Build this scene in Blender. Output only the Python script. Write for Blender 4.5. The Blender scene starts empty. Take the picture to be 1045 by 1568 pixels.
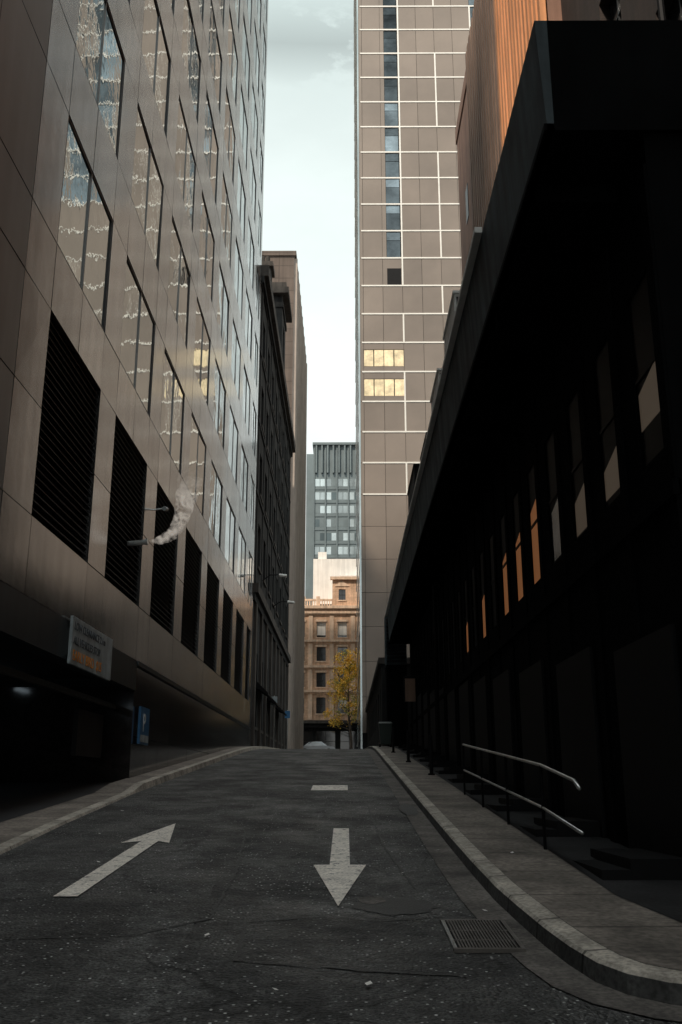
import bpy, math, random, bmesh
from mathutils import Vector
random.seed(7)
sc=bpy.context.scene
H=1.55  # eye height
S=0.07
# ---------------------------------------------------------------- terrain profile
YB=[-60,-30,-10,0]+[i*1.0 for i in range(1,38)]+[38+i*0.75 for i in range(1,21)]+[55,60,70,80,90,100,110,118,125,135,150,200,600]
def zG(y):
    if y<=38: return S*y
    if y<=53:
        t=(y-38); return S*38+S*t-(0.045/30)*t*t
    z53=S*38+S*15-(0.045/30)*225
    if y<=118: return z53+0.025*(y-53)
    return z53+0.025*65
# ---------------------------------------------------------------- materials
def mat(name,base,rough=0.6,metal=0.0,noise=(1.5,0.15),fine=None,streak=0.0,bump=None,island=0.0,spec=0.5,base2=None,bumpdist=0.02):
    m=bpy.data.materials.new(name); m.use_nodes=True
    nt=m.node_tree; N=nt.nodes; L=nt.links
    bs=N['Principled BSDF']
    bs.inputs['Roughness'].default_value=rough; bs.inputs['Metallic'].default_value=metal
    bs.inputs['Specular IOR Level'].default_value=spec
    tc=N.new('ShaderNodeTexCoord')
    n=N.new('ShaderNodeTexNoise'); n.inputs['Scale'].default_value=noise[0]; n.inputs['Detail'].default_value=6; n.inputs['Roughness'].default_value=0.62
    L.new(tc.outputs['Object'],n.inputs['Vector'])
    mp=N.new('ShaderNodeMapRange'); mp.inputs[1].default_value=0.3; mp.inputs[2].default_value=0.7
    mp.inputs[3].default_value=1-noise[1]; mp.inputs[4].default_value=1+noise[1]
    L.new(n.outputs['Fac'],mp.inputs[0])
    val=mp.outputs[0]
    def mul(a,b):
        k=N.new('ShaderNodeMath'); k.operation='MULTIPLY'; L.new(a,k.inputs[0]); L.new(b,k.inputs[1]); return k.outputs[0]
    if fine:
        f=N.new('ShaderNodeTexNoise'); f.inputs['Scale'].default_value=fine[0]; f.inputs['Detail'].default_value=3
        L.new(tc.outputs['Object'],f.inputs['Vector'])
        q=N.new('ShaderNodeMapRange'); q.inputs[1].default_value=0.35; q.inputs[2].default_value=0.65; q.inputs[3].default_value=1-fine[1]; q.inputs[4].default_value=1+fine[1]
        L.new(f.outputs['Fac'],q.inputs[0]); val=mul(val,q.outputs[0])
    if streak>0:
        mpn=N.new('ShaderNodeMapping'); mpn.inputs['Scale'].default_value=(2.2,2.2,0.12)
        L.new(tc.outputs['Object'],mpn.inputs[0])
        f=N.new('ShaderNodeTexNoise'); f.inputs['Scale'].default_value=1.6; f.inputs['Detail'].default_value=5
        L.new(mpn.outputs[0],f.inputs['Vector'])
        q=N.new('ShaderNodeMapRange'); q.inputs[1].default_value=0.35; q.inputs[2].default_value=0.65; q.inputs[3].default_value=1-streak; q.inputs[4].default_value=1+streak*0.5
        L.new(f.outputs['Fac'],q.inputs[0]); val=mul(val,q.outputs[0])
    if island>0:
        g=N.new('ShaderNodeNewGeometry')
        q=N.new('ShaderNodeMapRange'); q.inputs[3].default_value=1-island; q.inputs[4].default_value=1+island
        L.new(g.outputs['Random Per Island'],q.inputs[0]); val=mul(val,q.outputs[0])
    col=N.new('ShaderNodeVectorMath'); col.operation='SCALE'; col.inputs[0].default_value=base
    L.new(val,col.inputs['Scale'])
    out=col.outputs[0]
    L.new(out,bs.inputs['Base Color'])
    if bump:
        b=N.new('ShaderNodeTexNoise'); b.inputs['Scale'].default_value=bump[0]; b.inputs['Detail'].default_value=4
        L.new(tc.outputs['Object'],b.inputs['Vector'])
        bp=N.new('ShaderNodeBump'); bp.inputs['Strength'].default_value=bump[1]; bp.inputs['Distance'].default_value=bumpdist
        L.new(b.outputs['Fac'],bp.inputs['Height']); L.new(bp.outputs[0],bs.inputs['Normal'])
    return m
def addjoints(m,axis_map,sx,sy,mortar,dark=0.45,offset=0.0):
    nt=m.node_tree;N=nt.nodes;L=nt.links;bs=N['Principled BSDF']
    src=bs.inputs['Base Color'].links[0].from_socket
    tc=N.new('ShaderNodeTexCoord'); sp=N.new('ShaderNodeSeparateXYZ'); L.new(tc.outputs['Object'],sp.inputs[0])
    cb=N.new('ShaderNodeCombineXYZ'); L.new(sp.outputs[axis_map[0]],cb.inputs[0]); L.new(sp.outputs[axis_map[1]],cb.inputs[1])
    br=N.new('ShaderNodeTexBrick'); br.offset=offset; br.inputs['Scale'].default_value=1
    br.inputs['Brick Width'].default_value=sx; br.inputs['Row Height'].default_value=sy; br.inputs['Mortar Size'].default_value=mortar
    br.inputs['Mortar Smooth'].default_value=0.2
    br.inputs['Color1'].default_value=(1,1,1,1); br.inputs['Color2'].default_value=(0.86,0.86,0.86,1); br.inputs['Mortar'].default_value=(dark,dark,dark,1)
    L.new(cb.outputs[0],br.inputs['Vector'])
    mx=N.new('ShaderNodeMix'); mx.data_type='RGBA'; mx.blend_type='MULTIPLY'; mx.inputs[0].default_value=1
    L.new(src,mx.inputs[6]); L.new(br.outputs['Color'],mx.inputs[7]); L.new(mx.outputs[2],bs.inputs['Base Color'])
    return m
def emis(name,col,st,base=None):
    m=bpy.data.materials.new(name); m.use_nodes=True; b=m.node_tree.nodes['Principled BSDF']
    b.inputs['Base Color'].default_value=(*(base or col),1); b.inputs['Emission Color'].default_value=(*col,1); b.inputs['Emission Strength'].default_value=st
    return m
M={}
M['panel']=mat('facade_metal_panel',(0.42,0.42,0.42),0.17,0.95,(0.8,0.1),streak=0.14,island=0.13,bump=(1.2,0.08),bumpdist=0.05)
M['panelshade']=mat('facade_metal_panel_shaded',(0.07,0.08,0.09),0.3,0.8,(0.8,0.12),streak=0.15,island=0.14,bump=(1.2,0.06),bumpdist=0.05)  # darkened copy of the panel metal; view-edge darkening put into its colour
M['joint']=mat('dark_joint',(0.02,0.021,0.022),0.8)
M['glass']=mat('coated_window_glass',(0.56,0.60,0.59),0.02,0.9,(0.5,0.05),island=0.16,bump=(1.0,0.2),bumpdist=0.05)
M['glassdark']=mat('dark_window_glass',(0.02,0.023,0.026),0.06,0.0,(0.5,0.2),spec=0.8,island=0.4,bump=(1.5,0.05),bumpdist=0.03)
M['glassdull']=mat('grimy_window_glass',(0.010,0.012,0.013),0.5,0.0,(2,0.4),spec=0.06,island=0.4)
M['frame']=mat('window_frame_dark',(0.035,0.037,0.04),0.45,0.2)
M['framel']=mat('window_frame_silver',(0.22,0.22,0.22),0.4,0.7)
M['louvre']=mat('louvre_slat',(0.010,0.011,0.012),0.6,0.2)
M['granite']=mat('polished_granite',(0.035,0.031,0.03),0.12,0.0,(6,0.3),fine=(60,0.3),island=0.2)
M['gfascia']=mat('entrance_fascia_metal',(0.035,0.047,0.055),0.4,0.5,(1,0.2),streak=0.2)
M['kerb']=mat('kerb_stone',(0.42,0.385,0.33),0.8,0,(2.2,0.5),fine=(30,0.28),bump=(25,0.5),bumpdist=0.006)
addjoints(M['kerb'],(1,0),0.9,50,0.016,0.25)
M['kerbshade']=mat('kerb_face_shaded',(0.085,0.085,0.083),0.8,0,(2.2,0.5),fine=(30,0.3),bump=(20,0.6),bumpdist=0.01)  # darker copy of the kerb stone; shade on the face put into colour
addjoints(M['kerbshade'],(1,0),0.9,50,0.016,0.25)
M['gut']=mat('gutter_concrete',(0.11,0.10,0.09),0.85,0,(2.0,0.6),fine=(30,0.35),bump=(25,0.4),bumpdist=0.006)
M['path']=mat('footpath_slab',(0.20,0.175,0.15),0.85,0,(1.3,0.55),fine=(20,0.3),bump=(30,0.5),bumpdist=0.005)
addjoints(M['path'],(1,0),1.15,5.0,0.016,0.3)
M['pathshade']=mat('shaded_footpath',(0.022,0.022,0.023),0.8,0,(1.5,0.5),fine=(30,0.3),spec=0.3)  # shade on the footpath by the wall, put in as a dark strip
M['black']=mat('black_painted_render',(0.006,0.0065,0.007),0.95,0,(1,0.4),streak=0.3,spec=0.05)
M['blackm']=mat('black_metal',(0.009,0.009,0.01),0.6,0.1,spec=0.15)
M['fascia']=mat('painted_fascia',(0.075,0.10,0.112),0.7,0.1,(1.2,0.55),streak=0.5,bump=(3,0.2),spec=.3)
M['pale']=mat('pale_metal',(0.85,0.84,0.80),0.5,0.0,(2,0.1),streak=0.1)
M['galv']=mat('galvanised_steel',(0.6,0.61,0.60),0.3,0.8,(6,0.15))
M['tower']=mat('tower_spandrel_panel',(0.225,0.183,0.152),0.3,0.0,(0.10,0.22),island=0.08,spec=0.5)
M['tglass']=mat('tower_glass',(0.22,0.255,0.28),0.04,0.8,(0.3,0.6),island=0.65,bump=(0.7,0.5),bumpdist=0.15)
M['white']=mat('white_mullion',(0.78,0.75,0.69),0.5,0,(1,0.08))
M['sunglow']=mat('cream_sun_glow',(0.85,0.70,0.45),0.6,0,(1.4,0.4),island=0.12)  # warm sunlight reflected onto the tower, put in as cream panes
M['ribbrown']=mat('ribbed_precast_brown',(0.28,0.18,0.13),0.8,0,(0.8,0.15),streak=0.25)
M['ribsunlit']=mat('ribbed_sunlit_orange',(0.80,0.36,0.16),0.8,0,(0.8,0.15),streak=0.25)  # sunlight on the near ribs put into their orange colour
M['smoothbrown']=mat('smooth_render_brown',(0.30,0.165,0.115),0.85,0,(0.7,0.2),streak=0.25)
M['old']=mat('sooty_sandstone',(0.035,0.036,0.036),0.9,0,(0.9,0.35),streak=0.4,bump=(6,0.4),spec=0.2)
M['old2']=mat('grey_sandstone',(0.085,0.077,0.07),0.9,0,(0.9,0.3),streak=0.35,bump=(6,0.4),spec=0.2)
M['brick']=mat('tower_brick_panel',(0.15,0.115,0.095),0.85,0,(0.7,0.15),streak=0.15)
addjoints(M['brick'],(0,2),1.6,1.35,0.05,0.6)
M['brickside']=mat('tower_side_pale',(0.46,0.39,0.34),0.8,0,(0.7,0.12),streak=0.12)  # street side of the tower, coloured paler than its front
M['sand']=mat('sandstone',(0.70,0.46,0.31),0.85,0,(0.8,0.22),fine=(4,0.1),streak=0.2,bump=(5,0.4))
addjoints(M['sand'],(0,2),0.9,0.42,0.02,0.8,0.5)
M['sandtrim']=mat('sandstone_trim',(0.76,0.55,0.40),0.85,0,(1.2,0.2),streak=0.2)
M['whitewall']=mat('white_rendered_wall',(0.8,0.78,0.74),0.8,0,(0.5,0.08),streak=0.12)
M['bluegrey']=mat('blue_grey_cladding',(0.15,0.185,0.195),0.5,0.3,(0.4,0.12),island=0.1)
M['bluegrey2']=mat('blue_grey_spandrel',(0.09,0.12,0.13),0.3,0.3,(0.4,0.12),island=0.3)
M['paleglass']=mat('pale_glass',(0.42,0.48,0.49),0.12,0.5,(0.12,0.4),island=0.35)
M['trunk']=mat('bark',(0.08,0.06,0.045),0.9)
M['bin']=mat('green_bin_plastic',(0.015,0.03,0.024),0.45)
M['signblue']=mat('blue_sign_face',(0.03,0.14,0.3),0.4)
M['signwhite']=mat('white_sign_face',(0.42,0.48,0.50),0.5,0,(3,0.25),streak=.25)
M['signpale']=mat('pale_lettering',(0.8,0.85,0.85),0.5)
M['signdark']=mat('dark_lettering',(0.05,0.07,0.09),0.5)
M['signorange']=mat('orange_lettering',(0.95,0.34,0.03),0.5)
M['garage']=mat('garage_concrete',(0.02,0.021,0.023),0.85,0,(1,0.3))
M['carpaint']=mat('silver_car_paint',(0.4,0.42,0.44),0.25,0.5)
M['rubber']=mat('tyre_rubber',(0.02,0.02,0.02),0.85)
M['ground']=mat('ground_concrete',(0.07,0.07,0.068),0.9,0,(0.5,0.3),fine=(20,0.2))
M['iron']=mat('cast_iron',(0.13,0.12,0.11),0.5,0.5,(8,0.3))
M['void']=mat('drain_void',(0.004,0.004,0.004),0.95)
M['glowwarm']=emis('glow_pane_orange',(0.85,0.33,0.12),0.14,(0.2,0.10,0.05))
M['glowpale']=emis('glow_pane_pale',(0.55,0.42,0.3),0.07,(0.12,0.1,0.08))
M['tube']=emis('fluorescent_tube',(0.75,0.9,1.0),3.0)
def asphalt(name,kb,off):
    m=bpy.data.materials.new(name); m.use_nodes=True; nt=m.node_tree;N=nt.nodes;L=nt.links;bs=N['Principled BSDF']
    tc=N.new('ShaderNodeTexCoord')
    def noise(s,d=4,vec=None,r=0.6):
        n=N.new('ShaderNodeTexNoise'); n.inputs['Scale'].default_value=s; n.inputs['Detail'].default_value=d; n.inputs['Roughness'].default_value=r
        L.new(vec or tc.outputs['Object'],n.inputs['Vector']); return n.outputs['Fac']
    def rng(x,a,b,c,d):
        q=N.new('ShaderNodeMapRange'); q.inputs[1].default_value=a;q.inputs[2].default_value=b;q.inputs[3].default_value=c;q.inputs[4].default_value=d
        L.new(x,q.inputs[0]); return q.outputs[0]
    def op(o,a,b):
        k=N.new('ShaderNodeMath'); k.operation=o
        for i,v in enumerate((a,b)):
            if isinstance(v,float): k.inputs[i].default_value=v
            else: L.new(v,k.inputs[i])
        return k.outputs[0]
    big=rng(noise(0.6+off,6),0.34,0.66,0.4,1.65)
    mp=N.new('ShaderNodeMapping'); mp.inputs['Scale'].default_value=(1.6,0.12,1); L.new(tc.outputs['Object'],mp.inputs[0])
    trk=rng(noise(1.0,4,mp.outputs[0]),0.35,0.65,0.65,1.35)
    med=rng(noise(7,5),0.36,0.64,0.5,1.5)
    v=N.new('ShaderNodeTexVoronoi'); v.inputs['Scale'].default_value=36; L.new(tc.outputs['Object'],v.inputs['Vector'])
    sep=N.new('ShaderNodeSeparateColor'); L.new(v.outputs['Color'],sep.inputs[0])
    chip=op('MULTIPLY',rng(sep.outputs[0],0.86,0.97,0.0,1.0),rng(v.outputs['Distance'],0.25,0.42,1.0,0.0))
    chip=op('MULTIPLY',chip,rng(noise(2.3,4),0.4,0.6,0.25,1.3))
    v2=N.new('ShaderNodeTexVoronoi'); v2.inputs['Scale'].default_value=80; L.new(tc.outputs['Object'],v2.inputs['Vector'])
    sep2=N.new('ShaderNodeSeparateColor'); L.new(v2.outputs['Color'],sep2.inputs[0])
    g2=rng(sep2.outputs[0],0,1,0.15,2.0)
    wv=N.new('ShaderNodeTexNoise'); wv.inputs['Scale'].default_value=1.3; L.new(tc.outputs['Object'],wv.inputs['Vector'])
    mixv=N.new('ShaderNodeVectorMath'); mixv.operation='MULTIPLY_ADD'; L.new(wv.outputs['Color'],mixv.inputs[0]); mixv.inputs[1].default_value=(0.9,0.9,0); L.new(tc.outputs['Object'],mixv.inputs[2])
    vc=N.new('ShaderNodeTexVoronoi'); vc.feature='DISTANCE_TO_EDGE'; vc.inputs['Scale'].default_value=0.5; L.new(mixv.outputs[0],vc.inputs['Vector'])
    crack=rng(vc.outputs['Distance'],0.0,0.012,0.1,1.0)
    cm=rng(noise(0.6,2),0.42,0.48,1.0,0.0)
    crack=op('MAXIMUM',crack,cm)
    x=op('MULTIPLY',op('MULTIPLY',big,trk),op('MULTIPLY',med,g2)); x=op('MULTIPLY',x,crack)
    x=op('MULTIPLY',x,kb); x=op('ADD',x,op('MULTIPLY',chip,0.6))
    c=N.new('ShaderNodeVectorMath'); c.operation='SCALE'; c.inputs[0].default_value=(0.98,1.0,0.97); L.new(x,c.inputs['Scale'])
    L.new(c.outputs[0],bs.inputs['Base Color'])
    L.new(rng(noise(1.1,5),0.35,0.65,0.45,0.8),bs.inputs['Roughness'])
    h=op('ADD',op('MULTIPLY',v.outputs['Distance'],-0.8),op('MULTIPLY',noise(10,4),1.0))
    bp=N.new('ShaderNodeBump'); bp.inputs['Strength'].default_value=1.0; bp.inputs['Distance'].default_value=0.022; L.new(h,bp.inputs['Height'])
    L.new(bp.outputs[0],bs.inputs['Normal'])
    return m
M['asph']=asphalt('asphalt',0.037,0.0)
M['asph2']=asphalt('asphalt_repair',0.024,0.35)
M['asph3']=asphalt('asphalt_worn',0.048,0.7)
def paintmat():
    m=mat('worn_road_paint',(0.80,0.75,0.67),0.7,0,(4,0.15),fine=(40,0.2),bump=(50,0.4),bumpdist=0.004)
    nt=m.node_tree;N=nt.nodes;L=nt.links;bs=N['Principled BSDF'];src=bs.inputs['Base Color'].links[0].from_socket
    tc=N.new('ShaderNodeTexCoord'); n=N.new('ShaderNodeTexNoise'); n.inputs['Scale'].default_value=11; n.inputs['Detail'].default_value=9; n.inputs['Roughness'].default_value=0.78
    L.new(tc.outputs['Object'],n.inputs['Vector'])
    r=N.new('ShaderNodeMapRange'); r.inputs[1].default_value=0.54;r.inputs[2].default_value=0.62; L.new(n.outputs['Fac'],r.inputs[0])
    mx=N.new('ShaderNodeMix'); mx.data_type='RGBA'; L.new(r.outputs[0],mx.inputs[0]); L.new(src,mx.inputs[6]); mx.inputs[7].default_value=(0.07,0.07,0.068,1)
    L.new(mx.outputs[2],bs.inputs['Base Color']); return m
M['paint']=paintmat()
M['tar']=mat('bitumen_patch',(0.014,0.015,0.016),0.55,0,(3,0.5),fine=(50,0.6),bump=(50,0.8),bumpdist=0.01)

# ---------------------------------------------------------------- mesh builder
class MB:
    def __init__(s): s.v=[];s.f=[];s.m=[];s.mats=[]
    def mi(s,k):
        if k not in s.mats: s.mats.append(k)
        return s.mats.index(k)
    def quad(s,a,b,c,d,k):
        i=len(s.v); s.v+= [tuple(a),tuple(b),tuple(c),tuple(d)]; s.f.append((i,i+1,i+2,i+3)); s.m.append(s.mi(k))
    def poly(s,pts,k):
        i=len(s.v); s.v+=[tuple(p) for p in pts]; s.f.append(tuple(range(i,i+len(pts)))); s.m.append(s.mi(k))
    def hexa(s,p,k):
        i=len(s.v); s.v+=[tuple(q) for q in p]; q=s.mi(k)
        for f in ((0,3,2,1),(4,5,6,7),(0,1,5,4),(1,2,6,5),(2,3,7,6),(3,0,4,7)):
            s.f.append(tuple(i+j for j in f)); s.m.append(q)
    def box(s,x0,x1,y0,y1,z0,z1,k):
        s.hexa([(x0,y0,z0),(x1,y0,z0),(x1,y1,z0),(x0,y1,z0),(x0,y0,z1),(x1,y0,z1),(x1,y1,z1),(x0,y1,z1)],k)
    def pbox(s,P,u0,u1,v0,v1,d0,d1,k):
        s.hexa([P(u0,v0,d0),P(u1,v0,d0),P(u1,v0,d1),P(u0,v0,d1),P(u0,v1,d0),P(u1,v1,d0),P(u1,v1,d1),P(u0,v1,d1)],k)
    def tube(s,pts,r,k,n=8,radii=None):
        rings=[]
        for i,p in enumerate(pts):
            p=Vector(p); a=Vector(pts[max(0,i-1)]); b=Vector(pts[min(len(pts)-1,i+1)]); t=(b-a).normalized()
            up=Vector((0,0,1)) if abs(t.z)<0.9 else Vector((1,0,0))
            e1=t.cross(up).normalized(); e2=t.cross(e1)
            rr=radii[i] if radii else r
            st=len(s.v)
            for j in range(n):
                an=2*math.pi*j/n; s.v.append(tuple(p+e1*math.cos(an)*rr+e2*math.sin(an)*rr))
            rings.append(st)
        q=s.mi(k)
        for i in range(len(rings)-1):
            for j in range(n):
                s.f.append((rings[i]+j,rings[i]+(j+1)%n,rings[i+1]+(j+1)%n,rings[i+1]+j)); s.m.append(q)
        s.f.append(tuple(rings[0]+j for j in range(n))[::-1]); s.m.append(q)
        s.f.append(tuple(rings[-1]+j for j in range(n))); s.m.append(q)
    def build(s,name,parent=None,bevel=0,smooth=False):
        me=bpy.data.meshes.new(name); me.from_pydata(s.v,[],s.f)
        for k in s.mats: me.materials.append(M[k])
        me.polygons.foreach_set('material_index',s.m)
        if smooth: me.polygons.foreach_set('use_smooth',[True]*len(s.f))
        me.update()
        o=bpy.data.objects.new(name,me); sc.collection.objects.link(o)
        if parent: o.parent=parent
        if bevel:
            b=o.modifiers.new('bevel','BEVEL'); b.width=bevel; b.segments=2
        return o
def empty(name):
    e=bpy.data.objects.new(name,None); sc.collection.objects.link(e); return e
def PX(x0): return lambda u,v,d:(x0-d,u,v)
def PNX(x0): return lambda u,v,d:(x0+d,u,v)
def PY(y0): return lambda u,v,d:(u,y0+d,v)
def facade(mb,P,U0,U1,V0,V1,cols,rows,wall,glass,depth=0.2,frame='frame',bars=(1,1),sill=None):
    us=sorted(set([U0,U1]+[c for p in cols for c in p])); vs=sorted(set([V0,V1]+[c for p in rows for c in p]))
    for i in range(len(us)-1):
        for j in range(len(vs)-1):
            u0,u1,v0,v1=us[i],us[i+1],vs[j],vs[j+1]
            if any(abs(u0-c[0])<1e-6 for c in cols) and any(abs(v0-r[0])<1e-6 for r in rows):
                mb.quad(P(u0,v0,0),P(u0,v0,depth),P(u0,v1,depth),P(u0,v1,0),wall)
                mb.quad(P(u1,v0,0),P(u1,v0,depth),P(u1,v1,depth),P(u1,v1,0),wall)
                mb.quad(P(u0,v0,0),P(u1,v0,0),P(u1,v0,depth),P(u0,v0,depth),wall)
                mb.quad(P(u0,v1,0),P(u1,v1,0),P(u1,v1,depth),P(u0,v1,depth),wall)
                mb.quad(P(u0,v0,depth),P(u1,v0,depth),P(u1,v1,depth),P(u0,v1,depth),glass)
                w=0.05; dd=min(0.05,depth*0.5)
                for b in range(1,bars[0]+1):
                    c=u0+(u1-u0)*b/(bars[0]+1); mb.pbox(P,c-w/2,c+w/2,v0,v1,depth-dd,depth-0.002,frame)
                for b in range(1,bars[1]+1):
                    c=v0+(v1-v0)*b/(bars[1]+1); mb.pbox(P,u0,u1,c-w/2,c+w/2,depth-dd*1.1,depth-0.004,frame)
                if sill: mb.pbox(P,u0-0.12,u1+0.12,v0-0.16,v0-0.003,-0.1,0.04,sill)
            else:
                mb.quad(P(u0,v0,0),P(u1,v0,0),P(u1,v1,0),P(u0,v1,0),wall)
def body(mb,x0,x1,y0,y1,z0,z1,k,skip=''):
    if 'W' not in skip: mb.quad((x0,y0,z0),(x0,y1,z0),(x0,y1,z1),(x0,y0,z1),k)
    if 'E' not in skip: mb.quad((x1,y0,z0),(x1,y1,z0),(x1,y1,z1),(x1,y0,z1),k)
    if 'S' not in skip: mb.quad((x0,y0,z0),(x1,y0,z0),(x1,y0,z1),(x0,y0,z1),k)
    if 'N' not in skip: mb.quad((x0,y1,z0),(x1,y1,z0),(x1,y1,z1),(x0,y1,z1),k)
    mb.quad((x0,y0,z1),(x1,y0,z1),(x1,y1,z1),(x0,y1,z1),k)

# ---------------------------------------------------------------- ground, road, kerbs
def interp(pts,y):
    if y<=pts[0][1]: return pts[0][0]
    for a,b in zip(pts,pts[1:]):
        if y<=b[1]: return a[0]+(b[0]-a[0])*(y-a[1])/(b[1]-a[1])
    return pts[-1][0]
def sheet(name,xl,xr,y0,y1,dz,k,extra=()):
    ys=sorted(set([y for y in YB if y0<y<y1]+[y0,y1]+[y for y in extra if y0<y<y1])); mb=MB()
    mb.mats=[k]
    for y in ys:
        a=xl(y) if callable(xl) else xl; b=xr(y) if callable(xr) else xr
        d=dz(y) if callable(dz) else dz
        mb.v+=[(a,y,zG(y)+d),(b,y,zG(y)+d)]
    for i in range(len(ys)-1): mb.f.append((2*i,2*i+1,2*i+3,2*i+2)); mb.m.append(0)
    return mb.build(name)
sheet('ground',-900,900,-60,600,-0.03,'ground')
Lk=[(-3.3,-60),(-3.45,4),(-3.62,8),(-3.86,11.2),(-4.02,14.3),(-4.18,19.5),(-4.2,22),(-4.2,125)]
lk=lambda y:interp(Lk,y)
hl=lambda y:0.035 if y<19.3 else (0.13 if y>20.6 else 0.035+0.095*(y-19.3)/1.3)
sheet('road',-9,8,-60,112,0.0,'asph')
sheet('cross_street',-60,60,112,125.5,0.006,'asph')
ex=[19.3,20.6,8,11.2,14.3]
mb=MB()
ys=sorted(set([y for y in YB if -30<=y<=108]+ex))
for a,b in zip(ys,ys[1:]):
    xa,xb=lk(a),lk(b); ha,hb=hl(a),hl(b); za,zb=zG(a),zG(b)
    mb.quad((xa,a,za-0.02),(xb,b,zb-0.02),(xb-0.03,b,zb+hb),(xa-0.03,a,za+ha),'kerb')
    mb.quad((xa-0.03,a,za+ha),(xb-0.03,b,zb+hb),(xb-0.2,b,zb+hb+0.004),(xa-0.2,a,za+ha+0.004),'kerb')
mb.build('kerb')
sheet('footpath',-30,lambda y:lk(y)-0.2,-30,8.6,lambda y:hl(y)+0.003,'path',ex)
sheet('footpath',-4.92,lambda y:lk(y)-0.2,8.6,108,lambda y:hl(y)+0.003,'path',ex)
RK=[(12,5.3),(6,5.33),(3.4,5.4),(2.5,5.45),(2.05,5.53),(1.75,5.67),(1.57,5.85),(1.46,6.1),(1.39,6.5),(1.34,7.0),(1.29,7.8),(1.25,8.6),(1.23,10),(1.22,12)]+[(1.22,float(y)) for y in range(13,38)]+[(1.22,38+i*0.75) for i in range(0,21)]+[(1.22,56),(1.22,60),(1.22,70),(1.22,79.5)]
def offs(P,d):
    out=[]
    for i,p in enumerate(P):
        a=Vector(P[max(0,i-1)]);b=Vector(P[min(len(P)-1,i+1)]);t=(b-a).normalized()
        out.append((p[0]+t.y*d,p[1]-t.x*d))
    return out
def strip(mb,P,d0,z0,d1,z1,k):
    A=offs(P,d0);B=offs(P,d1)
    for i in range(len(P)-1):
        mb.quad((*A[i],zG(A[i][1])+z0),(*A[i+1],zG(A[i+1][1])+z0),(*B[i+1],zG(B[i+1][1])+z1),(*B[i],zG(B[i][1])+z1),k)
mb=MB(); strip(mb,RK,0,-0.02,0.015,0.115,'kerbshade'); strip(mb,RK,0.015,0.115,0.035,0.135,'kerb'); strip(mb,RK,0.035,0.135,0.17,0.145,'kerb'); mb.build('kerb')
mb=MB(); strip(mb,RK,-0.28,0.009,0.0,0.011,'gut'); mb.build('gutter')
mb=MB(); A=offs(RK,0.17)
for i in range(len(A)-1):
    a,b=A[i],A[i+1]
    if b[1]-a[1]<1e-4: continue
    mb.quad((a[0],a[1],zG(a[1])+0.148),(b[0],b[1],zG(b[1])+0.148),(12.1,b[1],zG(b[1])+0.148),(12.1,a[1],zG(a[1])+0.148),'path')
mb.build('footpath')
sheet('footpath_shade_strip',lambda y:2.12 if y>7.5 else 2.12+(7.5-y)*0.35,5.9,6.3,44.4,0.152,'pathshade',ex)
def flat(name,polys,k='paint',dz=0.006):
    mb=MB()
    for p in polys: mb.poly([(x,y,zG(y)+dz) for x,y in p],k)
    return mb.build(name)
cx=-0.064
flat('direction_arrow',[[(cx,8.33),(cx+0.275,10.5),(cx-0.275,10.5)],[(cx-0.105,10.5),(cx+0.105,10.5),(cx+0.105,13.7),(cx-0.105,13.7)]],dz=.012)
cx=-2.42
flat('direction_arrow',[[(cx-0.02,14.3),(cx-0.32,12.2),(cx-0.105,12.38),(cx+0.105,12.38),(cx+0.27,12.2)],[(cx-0.105,12.38),(cx+0.105,12.38),(cx+0.11,8.75),(cx-0.1,8.75)]],dz=.012)
flat('stop_line',[[(-0.72,20.3),(0.04,20.3),(0.04,21.7),(-0.72,21.7)]],dz=.012)
# asphalt repairs
random.seed(5)
def rag(pts,a=0.02):
    out=[]
    for p,q in zip(pts,pts[1:]+pts[:1]):
        n=max(2,int((Vector(p)-Vector(q)).length/0.18))
        for i in range(n):
            t=i/n; out.append((p[0]+(q[0]-p[0])*t+random.uniform(-a,a),p[1]+(q[1]-p[1])*t+random.uniform(-a,a)))
    return out
flat('road_patch',[rag([(-1.0,7.72),(-0.72,6.62),(0.2,6.36),(0.7,6.27),(0.7,7.93),(0.3,7.8),(-0.2,7.95),(-0.75,7.76)],.01)],'asph2',0.003)
flat('road_patch',[rag([(-1.2,15.2),(-0.35,15.2),(-0.35,19.6),(-1.2,19.4)])],'asph3',0.003)
flat('road_patch',[rag([(-3.7,21),(-2.3,21.3),(-2.2,27),(-3.6,27)])],'asph2',0.003)
flat('road_patch',[rag([(0.1,23),(0.9,23),(0.9,31),(0.15,31)])],'asph2',0.003)
flat('road_patch',[rag([(-1.6,5.0),(-1.0,5.0),(-1.3,11.0),(-1.75,11.0)])],'asph3',0.003)
def wob(mb,pts,w):
    P=[]
    for a,b in zip(pts,pts[1:]):
        n=max(3,int((Vector(a)-Vector(b)).length/0.10))
        for i in range(n):
            t=i/n; P.append((a[0]+(b[0]-a[0])*t+random.uniform(-.014,.014),a[1]+(b[1]-a[1])*t+random.uniform(-.014,.014)))
    P.append(pts[-1])
    for i in range(len(P)-1):
        a,b=Vector(P[i]),Vector(P[i+1]); t=(b-a).normalized(); nn=Vector((t.y,-t.x))*w*random.uniform(0.3,1.5)
        if i==0: pn=nn
        q=[a-pn,b-nn,b+nn,a+pn]; pn=nn
        mb.poly([(p.x,p.y,zG(p.y)+0.007) for p in q],'tar')
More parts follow.
